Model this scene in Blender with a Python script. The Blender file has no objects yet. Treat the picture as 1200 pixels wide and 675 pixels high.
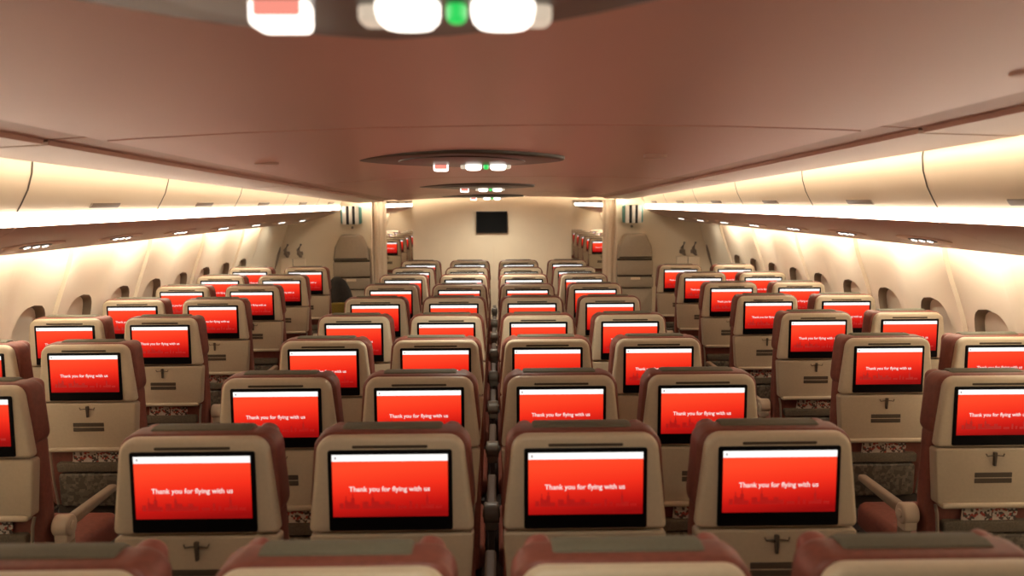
import bpy, bmesh, math, random
from mathutils import Vector, Matrix
random.seed(4)
S = bpy.context.scene
C = S.collection

# ------------------------------------------------------------------ materials
def srgb(r, g, b):
    f = lambda c: (c/255/12.92) if c/255 <= .04045 else ((c/255+.055)/1.055)**2.4
    return (f(r), f(g), f(b), 1)

def mat(name, col, rough=.5, metal=0, noise=0, nscale=40, bump=0, spec=.4):
    m = bpy.data.materials.new(name); m.use_nodes = True
    nt = m.node_tree; b = nt.nodes['Principled BSDF']
    b.inputs['Base Color'].default_value = col
    b.inputs['Roughness'].default_value = rough
    b.inputs['Metallic'].default_value = metal
    b.inputs['Specular IOR Level'].default_value = spec
    if noise or bump:
        tc = nt.nodes.new('ShaderNodeTexCoord'); n = nt.nodes.new('ShaderNodeTexNoise')
        n.inputs['Scale'].default_value = nscale; n.inputs['Detail'].default_value = 4
        nt.links.new(tc.outputs['Object'], n.inputs['Vector'])
        if noise:
            r = nt.nodes.new('ShaderNodeValToRGB')
            r.color_ramp.elements[0].position = .3; r.color_ramp.elements[1].position = .7
            r.color_ramp.elements[0].color = tuple(c*(1-noise) for c in col[:3])+(1,)
            r.color_ramp.elements[1].color = tuple(min(1, c*(1+noise)) for c in col[:3])+(1,)
            nt.links.new(n.outputs['Fac'], r.inputs['Fac']); nt.links.new(r.outputs['Color'], b.inputs['Base Color'])
        if bump:
            bp = nt.nodes.new('ShaderNodeBump'); bp.inputs['Strength'].default_value = bump
            bp.inputs['Distance'].default_value = .002
            nt.links.new(n.outputs['Fac'], bp.inputs['Height']); nt.links.new(bp.outputs['Normal'], b.inputs['Normal'])
    return m

def emit(name, col, strength, base=None):
    m = bpy.data.materials.new(name); m.use_nodes = True
    b = m.node_tree.nodes['Principled BSDF']
    b.inputs['Base Color'].default_value = base or (.02, .02, .02, 1)
    b.inputs['Emission Color'].default_value = col
    b.inputs['Emission Strength'].default_value = strength
    b.inputs['Roughness'].default_value = .4
    return m

def red_screen():
    m = bpy.data.materials.new('screen_red'); m.use_nodes = True
    nt = m.node_tree; b = nt.nodes['Principled BSDF']
    tc = nt.nodes.new('ShaderNodeTexCoord'); sp = nt.nodes.new('ShaderNodeSeparateXYZ')
    nt.links.new(tc.outputs['Object'], sp.inputs[0])
    mr = nt.nodes.new('ShaderNodeMapRange')
    mr.inputs['From Min'].default_value = .95; mr.inputs['From Max'].default_value = 1.12
    nt.links.new(sp.outputs['Z'], mr.inputs['Value'])
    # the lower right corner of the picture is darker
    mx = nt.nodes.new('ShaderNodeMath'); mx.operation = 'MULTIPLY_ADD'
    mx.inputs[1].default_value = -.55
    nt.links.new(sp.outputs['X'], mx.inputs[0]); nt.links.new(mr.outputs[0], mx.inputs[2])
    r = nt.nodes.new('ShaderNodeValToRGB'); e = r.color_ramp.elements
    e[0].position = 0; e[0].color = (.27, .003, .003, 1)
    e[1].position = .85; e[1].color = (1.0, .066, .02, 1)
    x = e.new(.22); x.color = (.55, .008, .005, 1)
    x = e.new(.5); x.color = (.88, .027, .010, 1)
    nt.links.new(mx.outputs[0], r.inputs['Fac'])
    b.inputs['Base Color'].default_value = (.02, .005, .005, 1)
    b.inputs['Roughness'].default_value = .5; b.inputs['Specular IOR Level'].default_value = .08
    nt.links.new(r.outputs['Color'], b.inputs['Emission Color'])
    b.inputs['Emission Strength'].default_value = .80
    return m

def pattern(name, cols, scale, rough=.6):
    m = bpy.data.materials.new(name); m.use_nodes = True
    nt = m.node_tree; b = nt.nodes['Principled BSDF']
    tc = nt.nodes.new('ShaderNodeTexCoord'); v = nt.nodes.new('ShaderNodeTexVoronoi')
    v.inputs['Scale'].default_value = scale; v.distance = 'CHEBYCHEV'
    nt.links.new(tc.outputs['Object'], v.inputs['Vector'])
    sp = nt.nodes.new('ShaderNodeSeparateColor'); nt.links.new(v.outputs['Color'], sp.inputs[0])
    r = nt.nodes.new('ShaderNodeValToRGB'); r.color_ramp.interpolation = 'CONSTANT'
    e = r.color_ramp.elements; e[0].color = cols[0]; e[1].position = .35; e[1].color = cols[1]
    for i, c in enumerate(cols[2:]):
        x = e.new(.55+.25*i); x.color = c
    nt.links.new(sp.outputs[0], r.inputs['Fac']); nt.links.new(r.outputs['Color'], b.inputs['Base Color'])
    b.inputs['Roughness'].default_value = rough
    return m

M = {
 'shell': mat('shell_plastic', (.58, .485, .34, 1), .42, noise=.03, nscale=90, bump=.05),
 'tray': mat('tray_plastic', (.46, .375, .26, 1), .45, noise=.03, nscale=90, bump=.05),
 'bezel': mat('bezel_black', (.003, .003, .0035, 1), .4, spec=.12),
 'slot': mat('slot_dark', (.075, .055, .036, 1), .6),
 'leather': mat('maroon_leather', (.20, .062, .042, 1), .5, noise=.12, nscale=60, bump=.25),
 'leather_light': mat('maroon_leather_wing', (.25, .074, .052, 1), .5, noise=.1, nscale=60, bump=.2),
 'cover': mat('grey_green_cover', (.135, .125, .085, 1), .75, noise=.1, nscale=200, bump=.2),
 'pocket': mat('pocket_fabric', (.115, .09, .06, 1), .8, noise=.2, nscale=150, bump=.3),
 'pocket_dark': mat('pocket_recess', (.05, .036, .026, 1), .8),
 'mesh': pattern('mesh_pocket', [(.10, .08, .055, 1), (.14, .11, .075, 1), (.06, .045, .03, 1)], 70),
 'card': pattern('printed_card', [(.55, .47, .37, 1), (.50, .42, .33, 1), (.07, .05, .04, 1), (.34, .05, .035, 1)], 110),
 'frame': mat('seat_frame_metal', (.35, .29, .22, 1), .35, .5),
 'hinge': mat('armrest_hinge', (.60, .49, .35, 1), .4),
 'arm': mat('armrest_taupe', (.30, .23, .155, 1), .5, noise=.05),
 'arm_dark': mat('armrest_dark', (.07, .05, .037, 1), .5),  # middle-block shade put into darker copies of the armrest and hinge colours
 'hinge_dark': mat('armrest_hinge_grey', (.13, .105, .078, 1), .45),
 'leg': mat('seat_leg_metal', (.12, .11, .1, 1), .4, .6),
 'white': emit('screen_white', (1, .96, .92, 1), .9),
 'text': emit('screen_text', (1, .86, .8, 1), .76),
 'skyline': emit('screen_skyline', (.40, .005, .004, 1), .8),
 'mark': emit('screen_mark', (.45, .4, .4, 1), .7),
 'red': red_screen(),
 'ceiling': mat('ceiling_panel', (.72, .385, .305, 1), .36, spec=.75),  # reddish cast of the screen light is put into this base colour
 'ceiling_band': mat('ceiling_band', (.62, .37, .29, 1), .5),
 'ceiling_edge': mat('ceiling_edge', (.68, .48, .37, 1), .42),
 'fixture': mat('fixture_housing', (.07, .048, .035, 1), .4),
 'wall_seam': mat('wall_seam', (.68, .57, .43, 1), .6),
 'void': mat('ceiling_void', (.6, .5, .4, 1), .8),
 'seam': mat('panel_seam', (.16, .08, .06, 1), .8),
 'wall': mat('sidewall_panel', (.88, .77, .61, 1), .45, noise=.015, nscale=3),
 'reveal': mat('window_reveal', (.27, .205, .14, 1), .55),  # shade inside the window recess put into a darker colour
 'shade': mat('window_shade', (.82, .71, .55, 1), .5),
 'bulkhead': mat('bulkhead_laminate', (.80, .68, .51, 1), .5, noise=.03, nscale=4),
 'floor': mat('carpet', (.045, .03, .026, 1), .95, noise=.3, nscale=120, bump=.4),
 'door': mat('bin_door', (.80, .665, .50, 1), .4, noise=.01, nscale=4),
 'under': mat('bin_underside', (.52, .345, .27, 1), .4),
 'latch': mat('bin_latch', (.26, .2, .15, 1), .4),
 'dark': mat('dark_recess', (.035, .026, .018, 1), .35),
 'jump': mat('jumpseat_vinyl', (.40, .33, .245, 1), .6, noise=.04),
 'jump_dark': mat('jumpseat_gap', (.07, .05, .035, 1), .7),
 'curtain': mat('curtain', (.78, .64, .48, 1), .85, noise=.05, nscale=80),
 'teal': mat('teal_plastic', (.10, .30, .28, 1), .5),
 'whitep': mat('white_plastic', (.78, .76, .70, 1), .5),
 'black': mat('black_plastic', (.012, .012, .012, 1), .35),
 'tv': mat('tv_screen', (.003, .003, .003, 1), .6, spec=.1),
 'bag': mat('black_bag', (.02, .016, .012, 1), .8, noise=.3, nscale=60, bump=.4),
 'olive': mat('olive_patch', (.20, .145, .02, 1), .8, noise=.2, nscale=80),
 'strip': emit('bin_light_strip', (1, .88, .72, 1), 6.5, (.8, .7, .6, 1)),
 'cove': emit('cove_lamp', (1, .86, .66, 1), 14),
 'wash': emit('sidewall_lamp', (1, .87, .69, 1), 15),
 'bulk': emit('bulkhead_lamp', (1, .84, .62, 1), 11),
 'lamp': emit('ceiling_lamp', (1, .90, .80, 1), 2.2),
 'lamp_dim': emit('ceiling_lamp_dim', (1, .80, .60, 1), .5),
 'green': emit('green_lamp', (.02, .62, .10, 1), .85),
 'sign_red': emit('sign_red', (1, .32, .24, 1), .75),
 'reading': emit('reading_lamp', (1, .93, .82, 1), 2.2),
}

# ------------------------------------------------------------------ mesh helpers
def finish(bm, name, mats, parent=None, angle=38):
    bmesh.ops.recalc_face_normals(bm, faces=bm.faces[:])
    me = bpy.data.meshes.new(name); bm.to_mesh(me); bm.free()
    for m in (mats if isinstance(mats, (list, tuple)) else [mats]): me.materials.append(m)
    for p in me.polygons: p.use_smooth = True
    me.set_sharp_from_angle(angle=math.radians(angle))
    o = bpy.data.objects.new(name, me); C.objects.link(o)
    if parent: o.parent = parent
    return o

def tag(o, label=None, cat=None, group=None, kind=None):
    if label: o['label'] = label
    if cat: o['category'] = cat
    if group: o['group'] = group
    if kind: o['kind'] = kind
    return o

def empty(name, loc=(0, 0, 0)):
    o = bpy.data.objects.new(name, None); o.empty_display_size = .1; o.location = loc
    C.objects.link(o); return o

def rpoly(corners, radii, seg=5):
    """closed convex outline with rounded corners (counter-clockwise)"""
    n = len(corners); out = []
    if not isinstance(radii, (list, tuple)): radii = [radii]*n
    for i in range(n):
        p = Vector(corners[i]); a = Vector(corners[i-1]); b = Vector(corners[(i+1) % n]); r = radii[i]
        if r <= 0: out.append(p); continue
        da = (a-p).normalized(); db = (b-p).normalized()
        ang = da.angle(db); t = r/math.tan(ang/2)
        c = p+(da+db).normalized()*(r/math.sin(ang/2))
        s = p+da*t-c; e = p+db*t-c
        a0 = math.atan2(s.y, s.x); a1 = math.atan2(e.y, e.x)
        d = (a1-a0+math.pi) % (2*math.pi)-math.pi
        for k in range(seg+1):
            q = a0+d*k/seg; out.append(c+Vector((math.cos(q), math.sin(q)))*r)
    return out

def inset(pts, d):
    n = len(pts); out = []
    for i in range(n):
        p, a, b = pts[i], pts[i-1], pts[(i+1) % n]
        e1 = (p-a); e2 = (b-p)
        if e1.length < 1e-7: e1 = e2
        if e2.length < 1e-7: e2 = e1
        n1 = Vector((-e1.y, e1.x)).normalized(); n2 = Vector((-e2.y, e2.x)).normalized()
        m = n1+n2; m.normalize(); c = max(.4, m.dot(n1))
        out.append(p+m*(d/c))
    return out

def slab(bm, pts, d0, d1, r0=0, r1=0, f=None, seg=3, mi=0):
    """prism of an outline between depths d0 and d1, its two rims rounded; f maps (a, b, depth) to a point"""
    f = f or (lambda a, b, d: (a, d, b))
    rings = []
    if r0 > 0:
        for k in range(seg+1):
            q = math.pi/2*k/seg; rings.append((r0*(1-math.sin(q)), d0+r0*(1-math.cos(q))))
    else: rings.append((0, d0))
    if r1 > 0:
        for k in range(seg+1):
            q = math.pi/2*k/seg; rings.append((r1*(1-math.cos(q)), d1-r1*(1-math.sin(q))))
    else: rings.append((0, d1))
    vs = []
    for ins, dep in rings:
        pp = inset(pts, ins) if ins > 1e-7 else pts
        vs.append([bm.verts.new(f(p[0], p[1], dep)) for p in pp])
    n = len(pts); fs = []
    for a, b in zip(vs, vs[1:]):
        for i in range(n): fs.append(bm.faces.new((a[i], a[(i+1) % n], b[(i+1) % n], b[i])))
    fs.append(bm.faces.new(vs[0][::-1])); fs.append(bm.faces.new(vs[-1]))
    for x in fs: x.material_index = mi
    return fs

def rect(x0, x1, z0, z1): return [(x0, z0), (x1, z0), (x1, z1), (x0, z1)]
def V2(l): return [Vector(p) for p in l]
def box(bm, x0, x1, y0, y1, z0, z1, r=0, mi=0):
    o = rpoly(rect(x0, x1, z0, z1), r, 3) if r else V2(rect(x0, x1, z0, z1))
    return slab(bm, o, y0, y1, min(r, (y1-y0)*.4), min(r, (y1-y0)*.4), seg=2, mi=mi)

def tube(bm, path, r, n=8, mi=0):
    rings = []
    for i, p in enumerate(path):
        p = Vector(p); t = (Vector(path[min(i+1, len(path)-1)])-Vector(path[max(i-1, 0)])).normalized()
        u = t.cross(Vector((.13, .2, 1)) if abs(t.z) < .9 else Vector((1, 0, .1))).normalized(); v = t.cross(u)
        rr = r[i] if isinstance(r, (list, tuple)) else r
        rings.append([bm.verts.new(p+u*math.cos(2*math.pi*k/n)*rr+v*math.sin(2*math.pi*k/n)*rr) for k in range(n)])
    for a, b in zip(rings, rings[1:]):
        for k in range(n): bm.faces.new((a[k], a[(k+1) % n], b[(k+1) % n], b[k])).material_index = mi
    bm.faces.new(rings[0][::-1]).material_index = mi; bm.faces.new(rings[-1]).material_index = mi

def strip_y(bm, prof, y0, y1, ny=1, mi=0, closed=False, fn=None, mis=None):
    """sweep a cross-section (x, z) along the cabin"""
    rows = []
    for k in range(ny+1):
        y = y0+(y1-y0)*k/ny
        rows.append([bm.verts.new(fn(x, z, y) if fn else (x, y, z)) for x, z in prof])
    m = len(prof)
    for a, b in zip(rows, rows[1:]):
        for i in range(m if closed else m-1):
            bm.faces.new((a[i], a[(i+1) % m], b[(i+1) % m], b[i])).material_index = mis[i] if mis else mi
    if closed:
        bm.faces.new(rows[0][::-1]).material_index = mi; bm.faces.new(rows[-1]).material_index = mi

# ------------------------------------------------------------------ the seat
def text_faces(bm, mi):
    cu = bpy.data.curves.new('t', 'FONT'); cu.body = 'Thank you for flying with us'
    cu.size = 1; cu.offset = .012; cu.align_x = 'CENTER'; cu.resolution_u = 4
    to = bpy.data.objects.new('t', cu); C.objects.link(to)
    bpy.context.view_layer.update()
    me = bpy.data.meshes.new_from_object(to.evaluated_get(bpy.context.evaluated_depsgraph_get()))
    w = max(v.co.x for v in me.vertices)-min(v.co.x for v in me.vertices)
    k = .214/w; n0 = len(bm.verts); f0 = len(bm.faces)
    bm.from_mesh(me); bm.verts.ensure_lookup_table(); bm.faces.ensure_lookup_table()
    for v in bm.verts[n0:]:
        v.co = Vector((v.co.x*k-.002, -.0074, v.co.y*k+1.0205))
    for f in bm.faces[f0:]: f.material_index = mi
    bpy.data.objects.remove(to); bpy.data.curves.remove(cu); bpy.data.meshes.remove(me)

def display_bm():
    bm = bmesh.new()
    def q(x0, x1, z0, z1, y, mi):
        f = bm.faces.new([bm.verts.new(p) for p in ((x0, y, z0), (x1, y, z0), (x1, y, z1), (x0, y, z1))]); f.material_index = mi
    q(-.153, .153, .9505, 1.1025, -.0066, 0)
    q(-.153, .153, 1.1025, 1.1205, -.0066, 1)
    q(-.146, -.141, 1.108, 1.115, -.0071, 4)
    # skyline band
    rs = random.Random(9); x = -.135
    while x < .135:
        w = rs.uniform(.006, .016); h = rs.choice([.008, .012, .016, .02, .03, .024])
        q(x, x+w, .9725, .9725+h, -.0069, 3)
        if h > .022: q(x+w*.35, x+w*.65, .9725+h, .9725+h+.012, -.0069, 3)
        x += w+rs.choice([0, 0, .003, .008])
    text_faces(bm, 2)
    return bm

def make_seat(dark, left_arm, simple=False):
    t = empty('airline_seat')
    bm = bmesh.new()
    slab(bm, rpoly([(-.222, .902), (.222, .902), (.193, 1.165), (-.193, 1.165)], [.016, .016, .045, .045], 6), 0, .036, .014, .006, seg=4)
    finish(bm, 'shell', M['shell'], t)
    bm = bmesh.new()
    slab(bm, rpoly(rect(-.1, .1, 1.1355, 1.1435), .0035, 2), -.0012, .004)
    finish(bm, 'light_slot', M['slot'], t)
    bm = bmesh.new()
    slab(bm, rpoly(rect(-.1645, .1645, .911, 1.1315), .006, 3), -.006, .02, .003, 0)
    mon = finish(bm, 'monitor', M['bezel'], t)
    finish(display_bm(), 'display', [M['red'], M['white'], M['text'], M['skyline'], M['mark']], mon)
    # tray table
    bm = bmesh.new()
    slab(bm, rpoly([(-.205, .680), (.205, .680), (.221, .897), (-.221, .897)], [.02, .02, .012, .012], 4), .003, .05, .007, .004)
    slab(bm, rpoly(rect(-.19, .19, .668, .69), .01, 4), -.006, .03, .009, .004)
    tr = finish(bm, 'tray_table', M['tray'], t)
    bm = bmesh.new()
    slab(bm, rpoly([(-.004, .832), (.004, .832), (.0065, .884), (-.0065, .884)], .002, 2), -.007, .006, .002)
    tube(bm, [(-.034, -.002, .878), (-.03, -.004, .869), (-.012, -.005, .872), (.012, -.005, .872), (.03, -.004, .869), (.034, -.002, .878)], .002, 6)
    finish(bm, 'tray_latch', M['slot'], tr)
    bm = bmesh.new()
    for z in (.787, .765):
        slab(bm, rpoly(rect(-.07, .07, z, z+.0185), .002, 2), .0015, .006, .001)
    finish(bm, 'placard', M['slot'], tr)
    # pocket area below the tray
    bm = bmesh.new()
    slab(bm, rpoly([(-.185, .33), (.185, .33), (.205, .685), (-.205, .685)], .01, 3), .05, .075, .004)
    finish(bm, 'pocket_back', M['pocket_dark'], t)
    bm = bmesh.new()
    slab(bm, rpoly([(-.165, .565), (.165, .565), (.17, .612), (-.17, .612)], .012, 3), .018, .048, .008, 0)
    lp = finish(bm, 'literature_pocket', M['pocket'], t)
    bm = bmesh.new()
    slab(bm, rpoly([(-.16, .40), (.16, .40), (.165, .56), (-.165, .56)], .02, 4), .02, .05, .012, 0)
    finish(bm, 'mesh_pocket', M['mesh'], t)
    for s in (-1, 1):
        bm = bmesh.new()
        tube(bm, [(s*.196, .03, .675), (s*.192, .022, .64), (s*.184, .02, .52), (s*.174, .03, .41)], .006, 6)
        finish(bm, 'pocket_frame', M['frame'], t)
    # cushions
    bm = bmesh.new()
    slab(bm, rpoly([(-.212, .40), (.212, .40), (.222, .70), (.214, .985), (-.214, .985), (-.222, .70)], [.03, .03, .1, .05, .05, .1], 4), .045, .14, .012, .035)
    finish(bm, 'backrest', M['leather'], t)
    bm = bmesh.new()
    slab(bm, rpoly([(-.226, .928), (.226, .928), (.208, 1.168), (-.208, 1.168)], [.045, .045, .05, .05], 6), .031, .15, .016, .04, seg=4)
    hd = finish(bm, 'headrest', M['leather'], t)
    bm = bmesh.new()
    prof = [(.066, 1.164), (.071, 1.172), (.092, 1.177), (.124, 1.174), (.145, 1.160), (.156, 1.13), (.156, 1.0)]
    inner = [(y-.006, z-.008) for y, z in prof]
    rows = []
    for x in (-.138, -.13, .125, .133):
        e = .004 if abs(x) > .131 else 0
        rows.append([bm.verts.new((x, y, z-e)) for y, z in prof]+[bm.verts.new((x, y, z)) for y, z in inner[::-1]])
    n = len(rows[0])
    for a, b in zip(rows, rows[1:]):
        for i in range(n): bm.faces.new((a[i], a[(i+1) % n], b[(i+1) % n], b[i]))
    bm.faces.new(rows[0]); bm.faces.new(rows[-1][::-1])
    tag(finish(bm, 'headrest_cover', M['cover'], hd), 'grey green fabric cover over the top of the headrest')
    for s in (-1, 1):
        bm = bmesh.new()
        slab(bm, rpoly(rect(.0, .05, .94, 1.170), .022, 5), .098, .172, .02, .022,
             f=lambda a, b, d, s=s: (s*(.137+a), d+.25*a, b-.25*a*(b > 1.12)), seg=4)
        finish(bm, 'headrest_wing', M['leather_light'], hd)
    bm = bmesh.new()
    slab(bm, rpoly(rect(-.232, .232, .13, .62), .05, 4), .36, .47, .02, .035, f=lambda a, b, d: (a, b, d))
    finish(bm, 'seat_cushion', M['leather'], t)
    bm = bmesh.new()
    slab(bm, V2(rect(-.22, .22, .1, .58)), .325, .358, .0, .0, f=lambda a, b, d: (a, b, d))
    finish(bm, 'seat_pan', M['leg'], t)
    if not simple:
        for s in (-1, 1):
            bm = bmesh.new()
            slab(bm, V2([(.14, 0), (.2, 0), (.3, .327), (.22, .327)]), -.015, .015, f=lambda a, b, d, s=s: (s*.15+d, a, b))
            slab(bm, V2([(.44, 0), (.5, 0), (.48, .327), (.4, .327)]), -.015, .015, f=lambda a, b, d, s=s: (s*.15+d, a, b))
            slab(bm, V2(rect(.13, .52, 0, .025)), -.02, .02, f=lambda a, b, d, s=s: (s*.15+d, a, b))
            finish(bm, 'seat_leg', M['leg'], t)
    for s in ((-1, 1) if left_arm else (1,)):
        bm = bmesh.new()
        slab(bm, rpoly([(.10, .590), (.50, .604), (.50, .632), (.10, .634)], [.013, .013, .013, .013], 3), -.018, .018, .009, .009,
             f=lambda a, b, d, s=s: (s*.26+d, a, b))
        slab(bm, rpoly([(.10, .36), (.17, .36), (.15, .60), (.09, .60)], .01, 3), -.012, .012, .003, .003, f=lambda a, b, d, s=s: (s*.26+d, a, b))
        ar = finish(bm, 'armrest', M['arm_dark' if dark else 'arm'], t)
        bm = bmesh.new()
        ring = [Vector((.105+.041*math.cos(q*math.pi/12), .612+.041*math.sin(q*math.pi/12))) for q in range(24)]
        slab(bm, ring, -.03, .03, .008, .008, f=lambda a, b, d, s=s: (s*.26+d, a, b))
        ring = [Vector((.105+.018*math.cos(q*math.pi/8), .612+.018*math.sin(q*math.pi/8))) for q in range(16)]
        slab(bm, ring, -.034, .034, .003, .003, f=lambda a, b, d, s=s: (s*.26+d, a, b))
        slab(bm, rpoly(rect(.075, .135, .55, .612), .01, 2), -.024, .024, .004, .004, f=lambda a, b, d, s=s: (s*.26+d, a, b))
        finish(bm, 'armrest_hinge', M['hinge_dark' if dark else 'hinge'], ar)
    return t

def kids(o):
    return [c for c in C.objects if c.parent == o]
def copy_tree(o, parent=None):
    c = o.copy(); C.objects.link(c)
    if parent: c.parent = parent
    for ch in tree.get(o.name, []): copy_tree(ch, c)
    return c
tree = {}
def index_tree(o):
    k = kids(o); tree[o.name] = k
    for c in k: index_tree(c)

protos = {}
used = set()
def seat(key, loc, label, group):
    if key not in protos:
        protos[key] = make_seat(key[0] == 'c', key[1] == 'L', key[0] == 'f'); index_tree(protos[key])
    if key in used: o = copy_tree(protos[key])
    else: o = protos[key]; used.add(key)
    o.location = loc
    tag(o, label, 'seat', group)
    return o

card0 = []
def card(loc, where):
    if not card0:
        bm = bmesh.new()
        slab(bm, rpoly([(-.10, .585), (.11, .58), (.118, .655), (-.092, .662)], .004, 2), .029, .0335)
        o = finish(bm, 'safety_card', M['card']); card0.append(o)
    else:
        o = card0[0].copy(); C.objects.link(o)
    o.location = loc
    tag(o, 'printed card in the back pocket, '+where, 'card', 'cards in the seat pockets')

ORD = ['nearest', 'second', 'third', 'fourth', 'fifth', 'sixth', 'seventh', 'eighth', 'ninth', 'tenth']
DZ = [.013, .0153, -.0046, -.0074, -.0086, -.0033, .0009, .0028, -.002, .0069]
COLS = ['beside left aisle', 'left of centre gap', 'right of centre gap', 'beside right aisle']
for r in range(10):
    y = 1.30 if r == 0 else 2.0885+.8092*(r-1)
    for j in range(4):
        what = 'seat showing only its headrest top, ' if r == 0 else 'seat with lit red screen, '
        seat('cL' if j == 0 else 'cR', ((j-1.5)*.52, y, DZ[r]),
             what+'middle block, %s row, %s' % (ORD[r], COLS[j]), 'seats of the middle block')
        if r in (1, 2): card(((j-1.5)*.52, y, DZ[r]), 'middle block, %s row, %s' % (ORD[r], COLS[j]))
for side, s in (('left', -1), ('right', 1)):
    for i in range(-1, 7):
        y = 2.0885+.8092*(i+1)+(-.0566 if s < 0 else -.0349)
        dz = .0021+.0043*(i-3)
        for kind, x0 in (('aisle', 1.8286), ('window', 2.3513)):
            x = s*(x0-.0105*(i-3))
            if i < 0: continue
            if kind == 'window' and i == 0: continue
            first = (kind == 'window') == (s < 0)
            seat('sL' if first else 'sR', (x, y, dz),
                 'seat with lit red screen, %s block, %s row, %s seat' % (side, ORD[i], kind),
                 'seats of the %s block' % side)
            if i < 4: card((x, y, dz), '%s block, %s row, %s seat' % (side, ORD[i], kind))
    for k in range(6):
        y = 13.6+.86*k
        for kind, x in (('aisle', 1.80), ('window', 2.32)):
            seat('fL' if (kind == 'window') == (s < 0) else 'fR', (s*x, y, 0),
                 'small distant red-screened seat through the %s doorway, %s one in the %s line' % (side, ORD[k], kind),
                 'seats of the cabin beyond the %s doorway' % side)

# ------------------------------------------------------------------ setting
YR, YB, YF = -1.2, 10.0, 19.2     # rear end, bulkhead, far end
def struct(name, bm, mats, angle=38, parent=None):
    o = finish(bm, name, mats, parent, angle)
    if not parent: o['kind'] = 'structure'
    return o

bm = bmesh.new(); box(bm, -2.75, 2.75, YR, YF, -.05, 0); struct('floor', bm, M['floor'])

# ceiling: panels step slightly at the joints, sloping down towards the bulkhead
SL, TILT = .0233, .0105
def cz(h0, x, y): return 1.8+h0+TILT*x-SL*y
def cfn(x, z, y): return (x, y, cz(z, x, y))
def ceil_prof():
    half = [(0, .288), (.35, .286), (.75, .276), (1.08, .262), (1.155, .257), (1.16, .270), (1.19, .272), (1.33, .262), (1.335, .248), (1.5, .241), (1.61, .236), (1.65, .237), (1.66, .245), (1.64, .258)]
    mi = [0, 0, 0, 0, 1, 1, 1, 1, 2, 2, 2, 2, 2]
    return [(-x, z) for x, z in half[::-1]]+half[1:], mi[::-1]+mi
prof, mi = ceil_prof()
bm = bmesh.new()
seams = [-1.2, -.36, 2.5, 5.37, 8.05, 9.86]
ys = [(seams[0], 0)]
for a, b in zip(seams, seams[1:]):
    for k in range(1, 4): ys.append((a+(b-a)*k/4, 0))
    if b != seams[-1]: ys += [(b-.016, 0), (b-.012, .01), (b+.012, .01), (b+.016, 0)]
    else: ys.append((b, 0))
rows = [[bm.verts.new(cfn(x, z+e, y)) for x, z in prof] for y, e in ys]
for k, (a, b) in enumerate(zip(rows, rows[1:])):
    for i in range(len(prof)-1):
        bm.faces.new((a[i], a[i+1], b[i+1], b[i])).material_index = 3 if ys[k][1] and ys[k+1][1] else mi[i]
strip_y(bm, [(-1.66, .245), (1.66, .245)], 10.06, YF, 1, mi=0, fn=lambda x, z, y: (x, y, 1.8+z))
struct('ceiling', bm, [M['ceiling'], M['ceiling_band'], M['ceiling_edge'], M['seam']])
bm = bmesh.new(); box(bm, -2.7, 2.7, YR, YF, 2.42, 2.46); struct('ceiling_upper', bm, M['void'])  # unseen panel added over the ceiling gaps to keep world light out
bm = bmesh.new(); box(bm, -2.8, 2.8, YF, YF+.05, -.05, 2.5); struct('wall_far', bm, M['bulkhead'])

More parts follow.
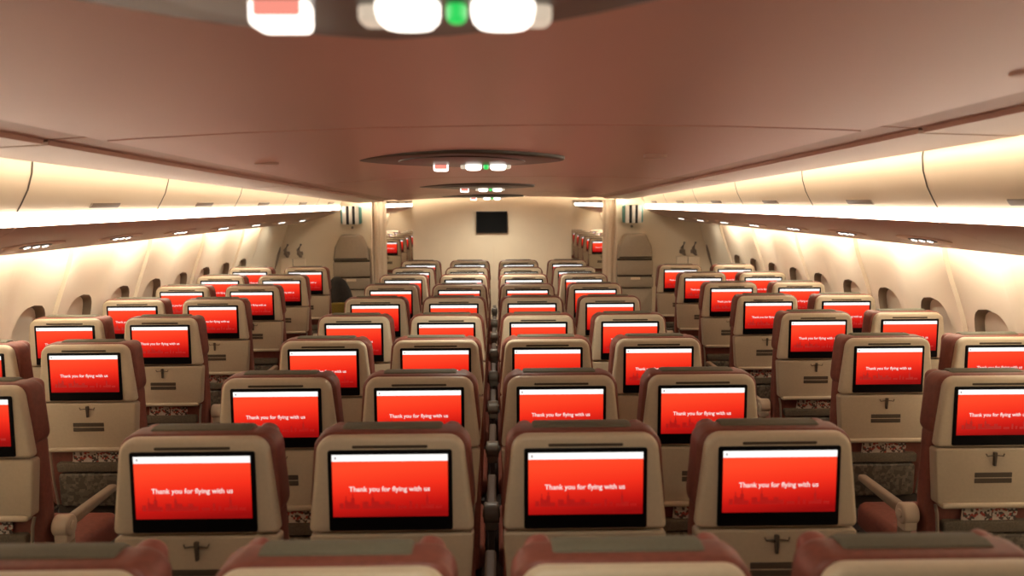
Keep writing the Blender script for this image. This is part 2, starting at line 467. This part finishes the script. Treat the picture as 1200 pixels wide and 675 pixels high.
# sidewalls with window recesses
PX = [(.0, 2.60), (.35, 2.66), (.7, 2.672), (.95, 2.655), (1.17, 2.60), (1.35, 2.53), (1.5, 2.475), (1.62, 2.46), (2.44, 2.46)]
def wx(z):
    for (a, b), (c, d) in zip(PX, PX[1:]):
        if z <= c:
            t = (z-a)/(c-a); return b+(d-b)*t
    return PX[-1][1]
def wxs(z): return sum(wx(z+dz) for dz in (-.12, -.06, 0, .06, .12))/5
def sidewall(s, name, y0, pitch, n0, n1, yend):
    bm = bmesh.new(); wins = []
    zs = [0, .15, .3, .45, .6, .72]; ze = [1.36, 1.42, 1.48, 1.54, 1.6, 1.7, 2.44]
    ZC, HW, HH = 1.02, .165, .21
    def rib(y):
        # a pilaster stands on the joint after every second window, a fainter one between
        k = (y-y0)/pitch-.5; d = abs(k-round(k))*pitch; big = round(k) % 2 == 0
        return (.022 if big else .010)*(1 if d < .0365 else max(0, 1-(d-.0365)/(.011 if big else .04)))
    P = lambda y, z: (s*(wxs(z)-rib(y)*min(1, max(0, (z-.2)/.2))), y, z)
    h = .5*pitch
    us = [-h, -h+.0365, -h+.0475, -h+.08, -.11, 0, .11, h-.08, h-.0475, h-.0365, h]
    ui = us[3:8]
    for k in range(n0, n1):
        yc = y0+pitch*k
        for zl in (zs, ze):
            g = [[bm.verts.new(P(yc+u, z)) for u in us] for z in zl]
            for a, b in zip(g, g[1:]):
                for i in range(len(us)-1): bm.faces.new((a[i], a[i+1], b[i+1], b[i]))
        zm = [.72, .8, .9, 1.0, 1.1, 1.2, 1.28, 1.36]
        for part in (us[:4], us[7:]):
            g = [[bm.verts.new(P(yc+u, z)) for u in part] for z in zm]
            for a, b in zip(g, g[1:]):
                for i in range(3): bm.faces.new((a[i], a[i+1], b[i+1], b[i]))
        bnd = [(u, .72) for u in ui]+[(ui[-1], z) for z in zm[1:-1]]+[(u, 1.36) for u in ui[::-1]]+[(ui[0], z) for z in zm[-2:0:-1]]
        rings = []
        def oval(u, z, sc):
            q = math.atan2((z-ZC)/HH, u/HW); c, d = math.cos(q), math.sin(q); e = 2/2.7
            return (HW*sc*math.copysign(abs(c)**e, c), ZC+HH*sc*math.copysign(abs(d)**e, d))
        for t in (0, .35, .7, .93, 1):
            row = []
            for u, z in bnd:
                a, b = oval(u, z, 1.0)
                row.append(bm.verts.new(P(yc+u+(a-u)*t, z+(b-z)*t)))
            rings.append(row)
        tun = []
        for dep, sc in ((.008, .985), (.03, .96), (.055, .94)):
            row = []
            for u, z in bnd:
                a, b = oval(u, z, sc); p = P(yc+a, b); row.append(bm.verts.new((p[0]+s*dep, p[1], p[2])))
            tun.append(row)
        n = len(bnd); allr = rings+tun
        for ri, (a, b) in enumerate(zip(allr, allr[1:])):
            for i in range(n):
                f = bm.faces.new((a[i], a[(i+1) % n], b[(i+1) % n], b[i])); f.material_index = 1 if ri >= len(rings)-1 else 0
        wins.append((yc, [(P(yc+oval(u, z, .95)[0], oval(u, z, .95)[1])) for u, z in bnd]))
    for f in bm.faces:
        cy = sum(v.co.y for v in f.verts)/len(f.verts); k = (cy-y0)/pitch-.5
        if round(k) % 2 == 0 and .0362 < abs(k-round(k))*pitch < .0475 and f.material_index == 0: f.material_index = 2
    ylast = y0+pitch*(n1-.5)
    if yend > ylast:
        zl = zs+[.8, .95, 1.1, 1.25]+ze
        g = [[bm.verts.new((s*wxs(z), y, z)) for y in (ylast, yend)] for z in zl]
        for a, b in zip(g, g[1:]): bm.faces.new((a[0], a[1], b[1], b[0]))
    bmesh.ops.remove_doubles(bm, verts=bm.verts[:], dist=.0005)
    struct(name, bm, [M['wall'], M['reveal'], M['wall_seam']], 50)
    return wins
wcount = [0]
def windows(s, wins):
    for yc, ring in wins:
        wcount[0] += 1
        bm = bmesh.new()
        vs = [bm.verts.new((p[0]+s*.05, p[1], p[2])) for p in ring]; bm.faces.new(vs)
        w = struct('window_%d' % wcount[0], bm, M['shade'])
        bm = bmesh.new()
        tube(bm, [(s*(wxs(.93)+.045), yc-.05, .93), (s*(wxs(.93)+.045), yc+.05, .93)], .006, 6)
        finish(bm, 'shade_handle', M['shade'], w)
windows(-1, sidewall(-1, 'wall_left', 4.56, .541, -3, 8, 8.68))
windows(1, sidewall(1, 'wall_right', 4.12, .5512, -2, 9, 8.86))
windows(-1, sidewall(-1, 'wall_left_far', 12.1, .533, 0, 13, YF))
windows(1, sidewall(1, 'wall_right_far', 12.1, .533, 0, 13, YF))
# door lobby side linings and the rear stretch behind the camera
for s, nm in ((-1, 'left'), (1, 'right')):
    bm = bmesh.new(); zl = [0, .35, .7, .95, 1.17, 1.35, 1.5, 1.62, 2.44]
    for ya, yb, off in ((8.6, 12.0, .06), (YR, 2.72, .0)):
        g = [[bm.verts.new((s*(wxs(z)+off), y, z)) for y in (ya, yb)] for z in zl]
        for a, b in zip(g, g[1:]): bm.faces.new((a[0], a[1], b[1], b[0]))
    struct('wall_%s_lining' % nm, bm, M['wall'])
    bm = bmesh.new(); y = 8.68 if s < 0 else 8.86
    zz = [.0, .35, .7, .95, 1.17, 1.35, 1.5, 1.62]
    p = V2([(wxs(z)-.002, z) for z in zz]+[(wxs(z)+.07, z) for z in zz[::-1]])
    slab(bm, p, y-.01, y+.02, f=lambda a, b, d, s=s: (s*a, d, b))
    struct('trim_door_%s' % nm, bm, M['wall'])

# bulkhead with two aisle openings
bm = bmesh.new(); box(bm, -1.005, .955, YB, YB+.06, 0, 2.44, mi=0)
slab(bm, V2(rect(-.012, -.004, 0, 1.25)), YB-.002, YB+.01, mi=1)
struct('wall_front', bm, [M['bulkhead'], M['curtain']])
for s, nm, xi in ((-1, 'left', 1.335), (1, 'right', 1.345)):
    bm = bmesh.new()
    box(bm, *sorted((s*1.50, s*2.85)), YB, YB+.05, 0, 2.44)
    box(bm, *sorted((s*1.72, s*2.85)), YB+1.9, YB+1.95, 0, 2.44)
    struct('wall_front_%s' % nm, bm, M['bulkhead'])
    bm = bmesh.new()
    box(bm, *sorted((s*1.497, s*1.525)), YB-.02, YB+.005, 0, 1.84, .006)
    struct('trim_%s' % nm, bm, M['curtain'])
    bm = bmesh.new(); pts = []
    for k in range(41):
        u = k/40; pts.append((s*(xi+.155*u), YB+.05+.006*math.sin(u*math.pi*5)))
    a = [bm.verts.new((x, y, .05)) for x, y in pts]; b = [bm.verts.new((x, y, 1.9)) for x, y in pts]
    for i in range(40): bm.faces.new((a[i], a[i+1], b[i+1], b[i]))
    o = finish(bm, 'aisle_curtain', M['curtain'], None, 80)
    tag(o, 'cream curtain gathered beside the %s aisle doorway' % nm, 'curtain', 'aisle curtains')
    # header above the doorway
    bm = bmesh.new(); box(bm, *sorted((s*.95, s*1.5)), YB+.01, YB+.05, 1.815, 2.44); struct('trim_header_%s' % nm, bm, M['bulkhead'])

# ------------------------------------------------------------------ overhead bins
DOOR = [(1.862, 1.767), (1.842, 1.80), (1.814, 1.853), (1.793, 1.92), (1.787, 1.976), (1.795, 2.04), (1.82, 2.11), (1.87, 2.18), (1.95, 2.24)]
LIP = [(1.868, 1.762), (1.860, 1.755), (1.857, 1.735), (1.860, 1.717), (1.868, 1.709)]
UND = [(1.866, 1.707), (1.885, 1.69), (1.94, 1.664), (2.05, 1.63), (2.2, 1.588), (2.31, 1.556), (2.322, 1.565)]
def bin_unit(s, y0, y1, label, group):
    t = empty('overhead_bin', (s*2.1, (y0+y1)/2, 1.7))
    X, Y, Z = t.location
    g = .004
    f = lambda x, z, y: (s*x-X, y-Y, z-Z)
    bm = bmesh.new()
    back = [(2.435, 2.2), (2.435, 1.66), (1.95, 1.71)]
    strip_y(bm, DOOR+back, y0+g, y1-g, 1, closed=True, fn=f)
    seam = [(x-.0015, z) for x, z in DOOR[:-1]]
    strip_y(bm, seam, y1-.006, y1+.006, 1, mi=1, fn=f)
    d = finish(bm, 'door', [M['door'], M['slot']], t, 50)
    bm = bmesh.new(); ym = (y0+y1)/2+.03
    slab(bm, rpoly(rect(ym-.14, ym+.14, 1.776, 1.801), .008, 3), -.006, .012, .003,
         f=lambda a, b, dd: (s*(1.862-.72*(b-1.772)-.004+dd)-X, a-Y, b-Z))
    finish(bm, 'door_latch', M['latch'], d)
    bm = bmesh.new()
    strip_y(bm, LIP+[(1.9, 1.70), (1.9, 1.766)], y0+.003, y1-.003, 1, closed=True, fn=f)
    tag(finish(bm, 'light_strip', M['strip'], t, 50), 'glowing white light strip along the bin lip')
    bm = bmesh.new()
    strip_y(bm, UND+[(2.322, 1.605), (1.95, 1.70)], y0+.002, y1-.002, 1, closed=True, fn=f)
    finish(bm, 'underside', M['under'], t, 50)
    return t
for s, nm, ys, n in ((-1, 'left', 3.23, 5), (1, 'right', 3.34, 5)):
    L = 1.325
    first = ys-3*L
    names = {-2: None}
    for k in range(-3, 6):
        a, b = ys+L*k, min(ys+L*(k+1), 9.98)
        if b < .8 or b-a < .3: continue
        lab = ('cream overhead bin on the %s with glowing lip, %s in line from the camera' % (nm, ORD[k+2] if k >= -2 else 'rearmost'))
        bin_unit(s, a, b, lab, 'g'); o = [x for x in C.objects if x.name.startswith('overhead_bin')][-1]
    for k in range(5):
        a = 12.0+1.4*k
        bin_unit(s, a, a+1.4, '', '')
bins = sorted([o for o in C.objects if o.name.startswith('overhead_bin')], key=lambda o: o.location.y)
cnt = {}
for o in bins:
    nm = 'left' if o.location.x < 0 else 'right'; far = o.location.y > 11; k = cnt.get((nm, far), 0); cnt[(nm, far)] = k+1
    if far: tag(o, 'distant overhead bin through the %s doorway, %s in its line' % (nm, ORD[k]), 'overhead bin', 'bins of the cabin beyond')
    else: tag(o, 'cream overhead bin with glowing lip on the %s, %s from the camera' % (nm, ORD[k]), 'overhead bin', 'overhead bins on the %s' % nm)

# reading light panels under the bins
def reading_panel(s, y, label, group):
    x0 = 2.13; z0 = 1.609
    t = empty('reading_light_panel', (s*x0, y, z0)); t.rotation_euler = (0, s*.30, 0)
    bm = bmesh.new()
    ring = [Vector((.065*math.cos(q*math.pi/16), .24*math.sin(q*math.pi/16))) for q in range(32)]
    slab(bm, ring, -.008, .004, .005, 0, f=lambda a, b, d: (a, b, d))
    finish(bm, 'panel', M['ceiling_edge'], t)
    bm = bmesh.new()
    ring = [Vector((.032*math.cos(q*math.pi/12), .13*math.sin(q*math.pi/12))) for q in range(24)]
    slab(bm, ring, -.011, 0, .003, 0, f=lambda a, b, d: (a, b, d))
    finish(bm, 'lamp_recess', M['dark'], t)
    for dy in (-.075, 0, .075):
        bm = bmesh.new()
        ring = [Vector((.015*math.cos(q*math.pi/8), dy+.015*math.sin(q*math.pi/8))) for q in range(16)]
        slab(bm, ring, -.016, -.004, .004, 0, f=lambda a, b, d: (a, b, d))
        finish(bm, 'lamp', M['reading'], t)
    tag(t, label, 'reading light', group)
for s, nm, y0 in ((-1, 'left', 3.82), (1, 'right', 3.95)):
    for k in range(7):
        reading_panel(s, y0+.87*k, 'reading light panel with three lit lamps under the %s bins, %s from the camera' % (nm, ORD[k]), 'reading light panels under the %s bins' % nm)

# cove and sidewall lamps
for s, nm in ((-1, 'left'), (1, 'right')):
    for name, m, prof, ya, yb, lab in (
        ('cove_lamp', 'cove', None, .2, 9.95, 'long warm cove lamp hidden above the %s ceiling edge' % nm),
        ('sidewall_lamp', 'wash', [(2.335, 1.612), (2.395, 1.612), (2.395, 1.602), (2.335, 1.602)], .6, 8.6, 'long warm lamp washing the %s sidewall below the bins' % nm)):
        bm = bmesh.new()
        if prof: strip_y(bm, [(s*x, z) for x, z in prof], ya, yb, 1, closed=True)
        else: strip_y(bm, [(s*1.52, .285), (s*1.63, .285), (s*1.63, .30), (s*1.52, .30)], ya, yb, 1, closed=True, fn=cfn)
        tag(finish(bm, name, M[m]), lab, 'lamp', 'concealed cabin lamps')
    bm = bmesh.new(); strip_y(bm, [(s*2.335, 1.612), (s*2.395, 1.612), (s*2.395, 1.602), (s*2.335, 1.602)], 12, 19, 1, closed=True)
    tag(finish(bm, 'sidewall_lamp', M['wash']), 'long warm sidewall lamp beyond the %s doorway' % nm, 'lamp', 'concealed cabin lamps')

bm = bmesh.new(); box(bm, -1.6, 1.6, 9.74, 9.84, 1.862, 1.872)  # hidden glowing strip added to brighten the bulkhead
tag(finish(bm, 'bulkhead_lamp', M['bulk']), 'concealed warm lamp washing the centre bulkhead from above', 'lamp', 'concealed cabin lamps')
# ------------------------------------------------------------------ ceiling lamp fixtures
def fixture(y, label, big):
    t = empty('ceiling_light_fixture', (-.03, y, cz(.287, -.03, y))); t.rotation_euler = (-SL, 0, 0)
    f = lambda a, b, d: (a, b, d)
    def oval(cx, cy, rx, ry, e=2, n=40):
        return [Vector((cx+rx*math.copysign(abs(math.cos(q))**(2/e), math.cos(q)), cy+ry*math.copysign(abs(math.sin(q))**(2/e), math.sin(q)))) for q in [2*math.pi*k/n for k in range(n)]]
    bm = bmesh.new(); slab(bm, oval(-.1, -.2, .47, .42, 1.5), -.016, .03, .012, 0, f=f)
    finish(bm, 'housing', M['fixture'], t)
    bm = bmesh.new(); slab(bm, oval(-.1, -.18, .29, .33, 1.8), -.021, .0, .004, 0, f=f)
    finish(bm, 'recess', M['dark'], t)
    # the lamps hang as small lenses below the recess
    for cx in (-.052, .066):
        bm = bmesh.new(); slab(bm, oval(cx, 0, .040, .045, 2.6, 24), -.046, -.018, .016, 0, f=f); finish(bm, 'lamp', M['lamp'], t)
    for cx in (-.098, .110):
        bm = bmesh.new(); slab(bm, oval(cx, .02, .018, .03, 3, 20), -.038, -.018, .006, 0, f=f); finish(bm, 'side_lamp', M['lamp_dim'], t)
    bm = bmesh.new(); slab(bm, oval(.008, 0, .013, .016, 2, 16), -.042, -.018, .008, 0, f=f)
    tag(finish(bm, 'indicator', M['green'], t), 'small green indicator lamp')
    bm = bmesh.new(); slab(bm, rpoly([(-.245, -.03), (-.17, -.03), (-.175, .03), (-.24, .03)], .012, 4), -.05, -.018, .008, 0, f=f)
    sg = finish(bm, 'sign', M['lamp'], t)
    bm = bmesh.new(); slab(bm, rpoly(rect(-.236, -.179, -.040, -.016), .004, 3), -.0315, -.025)
    finish(bm, 'sign_marking', M['sign_red'], sg)
    tag(t, label, 'ceiling light', 'ceiling light fixtures')
for k, y in enumerate((1.04, 3.93, 6.81, 9.45)):
    fixture(y, 'dark oval ceiling fixture with white lamps and green dot, %s from the camera' % ORD[k], k == 0)

# small ceiling fittings
def ceiling_latch(x, y, w, label):
    bm = bmesh.new()
    slab(bm, rpoly(rect(x-w, x+w, y-.03, y+.03), .02, 4), -.008, .01, .004, 0, f=lambda a, b, d: (a, b, cz(.268+d, a, b)))
    tag(finish(bm, 'ceiling_latch', M['ceiling_band']), label, 'latch', 'ceiling panel latches')
ceiling_latch(-.98, 3.6, .05, 'small dark oval latch on the left side of the ceiling panel')
ceiling_latch(.72, 3.55, .05, 'small dark oval latch on the right side of the ceiling panel')
ceiling_latch(1.06, 1.55, .05, 'dark blurred latch at the right edge of the near ceiling panel')

# ------------------------------------------------------------------ things on the bulkhead
t = empty('wall_monitor', (-.03, YB-.03, 1.55))
bm = bmesh.new(); slab(bm, rpoly(rect(-.192, .192, -.132, .132), .006, 3), -.03, .03, .006, 0); finish(bm, 'frame', M['black'], t)
bm = bmesh.new(); slab(bm, V2(rect(-.18, .18, -.112, .12)), -.0325, -.028); finish(bm, 'screen', M['tv'], t)
tag(t, 'black switched-off monitor mounted on the centre bulkhead', 'monitor')

def jumpseat(x, nm):
    t = empty('crew_jump_seat', (x, YB, 0))
    bm = bmesh.new(); slab(bm, rpoly([(-.222, 1.09), (.222, 1.09), (.2, 1.25), (.125, 1.405), (-.125, 1.405), (-.2, 1.25)], [.015, .015, .08, .06, .06, .08], 5), -.11, -.003, .03, 0); finish(bm, 'headrest', M['jump'], t)
    bm = bmesh.new(); slab(bm, rpoly(rect(-.222, .222, .89, 1.07), .012, 3), -.10, -.003, .012, 0); finish(bm, 'backrest', M['jump'], t)
    bm = bmesh.new(); slab(bm, rpoly(rect(-.222, .222, .74, .868), .012, 3), -.12, -.003, .012, 0); fs = finish(bm, 'folded_seat', M['jump'], t)
    bm = bmesh.new(); slab(bm, rpoly(rect(-.06, .06, .835, .866), .006, 3), -.125, -.115, .003, 0); finish(bm, 'seat_label', M['door'], fs)
    bm = bmesh.new(); box(bm, -.215, .215, -.10, -.003, .05, .725, .012); finish(bm, 'base_panel', M['jump'], t)
    bm = bmesh.new(); box(bm, -.215, .215, -.06, -.003, .72, 1.1); finish(bm, 'backing', M['jump_dark'], t)
    tag(t, 'taupe folded crew jump seat on the wall, %s of the centre bulkhead' % nm, 'jump seat', 'crew jump seats')
jumpseat(-1.755, 'left'); jumpseat(1.735, 'right')

def striped(x, nm):
    t = empty('striped_wall_box', (x, YB, 1.64))
    bm = bmesh.new(); box(bm, -.122, .122, -.12, -.002, -.105, .115, .02); finish(bm, 'case', M['teal'], t)
    for a, b, m, n in ((-.098, -.052, 'whitep', 'white_panel'), (-.052, -.018, 'black', 'black_stripe'), (-.018, .022, 'whitep', 'white_panel'), (.022, .054, 'black', 'black_stripe'), (.054, .1, 'whitep', 'white_panel')):
        bm = bmesh.new(); box(bm, a, b, -.132, -.115, -.108, .112, .003); finish(bm, n, M[m], t)
    tag(t, 'white box with black stripes and teal sides above the %s jump seat' % nm, 'box', 'striped boxes above the jump seats')
    bm = bmesh.new(); slab(bm, rpoly(rect(x-.014, x+.014, 1.475, 1.505), .01, 3), YB-.03, YB+.001, .006, 0)
    tag(finish(bm, 'coat_hook', M['latch']), 'small brown coat hook on the wall under the %s striped box' % nm, 'hook', 'coat hooks')
striped(-1.745, 'left'); striped(1.70, 'right')

# dark hooks and slanted handles on the lobby walls
for s, nm, xs in ((-1, 'left', (-2.56, -2.40)), (1, 'right', (2.33, 2.47))):
    for x, w in zip(xs, ('inner' if s > 0 else 'outer', 'outer' if s > 0 else 'inner')):
        bm = bmesh.new()
        tube(bm, [(x-.02, YB-.02, 1.18), (x+.02, YB-.05, 1.14), (x-.01, YB-.05, 1.22), (x+.025, YB-.03, 1.29)], [.018, .022, .02, .014], 8)
        slab(bm, rpoly(rect(x-.03, x+.04, 1.15, 1.2), .012, 3), YB-.025, YB-.001, .006, 0)
        tag(finish(bm, 'wall_hook', M['latch']), 'dark curved hook on the far %s wall, %s one of the pair' % (nm, w), 'hook', 'hooks on the far walls')
    bm = bmesh.new(); a, b = sorted((xs[0]-.07, xs[1]+.07)); slab(bm, rpoly(rect(a, b, .72, 1.115), .01, 3), YB-.04, YB-.001, .006, 0)
    slab(bm, V2(rect((a+b)/2-.004, (a+b)/2+.004, .73, 1.11)), YB-.041, YB-.03, mi=1)
    tag(finish(bm, 'wall_cabinet', [M['door'], M['latch']]), 'cream two-door cabinet under the hooks on the far %s wall' % nm, 'cabinet', 'cabinets on the far walls')
    for k in range(2):
        bm = bmesh.new(); x = s*(2.71+.085*k-.04)
        tube(bm, [(x+s*.03, YB-.06, .99), (x, YB-.07, 1.08), (x-s*.035, YB-.07, 1.2), (x-s*.045, YB-.06, 1.26)], [.01, .016, .016, .01], 8)
        tag(finish(bm, 'grab_handle', M['latch']), 'dark slanted grab handle by the %s door, %s one' % (nm, 'inner' if k == 0 else 'outer'), 'handle', 'slanted grab handles')

# dark bag beside the last left seats
t = empty('tall_bag', (-1.66, 8.72, 0))
bm = bmesh.new()
rings = [(0, .1, .14), (.06, .15, .17), (.4, .165, .18), (.7, .15, .17), (.85, .125, .14), (.95, .085, .1), (1.0, .03, .04)]
vs = []
for k, (z, rx, ry) in enumerate(rings):
    vs.append([bm.verts.new((rx*math.copysign(abs(math.cos(q))**.7, math.cos(q))-.09*max(0, z-.55), ry*math.copysign(abs(math.sin(q))**.7, math.sin(q)), z)) for q in [2*math.pi*i/20 for i in range(20)]])
for a, b in zip(vs, vs[1:]):
    for i in range(20): bm.faces.new((a[i], a[(i+1) % 20], b[(i+1) % 20], b[i]))
bm.faces.new(vs[0][::-1]); bm.faces.new(vs[-1]); finish(bm, 'body', M['bag'], t, 60)
bm = bmesh.new(); slab(bm, rpoly(rect(-.09, .11, .52, .74), .04, 4), -.2, -.15, .02, 0); tag(finish(bm, 'front_patch', M['olive'], t), 'olive yellow patch')
tag(t, 'tall black bag with olive patch standing beside the last left aisle seat', 'bag')

# ------------------------------------------------------------------ light, world, camera
w = bpy.data.worlds.new('cabin_world'); S.world = w; w.use_nodes = True
bg = w.node_tree.nodes['Background']; bg.inputs[0].default_value = (1, .84, .62, 1); bg.inputs[1].default_value = .27

def spot(name, loc, to, power, ang, rad=.03, col=(1, .91, .74)):
    l = bpy.data.lights.new(name, 'SPOT'); l.energy = power; l.color = col
    l.spot_size = math.radians(ang); l.spot_blend = 1; l.shadow_soft_size = rad
    o = bpy.data.objects.new(name, l); o.location = loc; C.objects.link(o)
    o.rotation_euler = (Vector(to)-Vector(loc)).to_track_quat('-Z', 'Y').to_euler()
# the lamps of the ceiling fixtures and reading light panels, plus added far fill
for y, p in ((1.04, 12), (3.93, 32), (6.81, 42), (9.2, 36)):
    z = cz(.287, 0, y)-.07
    spot('fixture_spot', (-.03, y, z), (-.03, y+.25, 0), p, 165, .05)
for s, y0 in ((-1, 3.82), (1, 3.95)):
    for k in range(5):
        spot('far_reading_spot', (s*2.1, 12.8+1.3*k, 1.57), (s*2.5, 12.8+1.3*k, .9), 24, 150, .03)  # fill added to brighten the far cabin, which has no reading panels
    for k in range(-2, 7):
        spot('reading_spot', (s*2.21, y0+.87*k, 1.555), (s*2.66, y0+.87*k, .95), 5, 140, .03)

cam = bpy.data.cameras.new('camera'); co = bpy.data.objects.new('camera', cam); C.objects.link(co)
cam.sensor_width = 36; cam.lens = 36*946.5/1200; cam.clip_start = .02
yaw, pit, rol = .0189, -.1065, -.0043
fw = Vector((math.sin(yaw)*math.cos(pit), math.cos(yaw)*math.cos(pit), math.sin(pit)))
ri = Vector((math.cos(yaw), -math.sin(yaw), 0)); up = ri.cross(fw)
r2 = ri*math.cos(rol)+up*math.sin(rol); u2 = -ri*math.sin(rol)+up*math.cos(rol)
m = Matrix((r2, u2, -fw)).transposed().to_4x4(); m.translation = (.0261, 0, 1.799)
co.matrix_world = m
cam.dof.use_dof = True; cam.dof.focus_distance = 4.2; cam.dof.aperture_fstop = 2.7
S.camera = co
S.view_settings.view_transform = 'Standard'
S.view_settings.exposure = 0.38
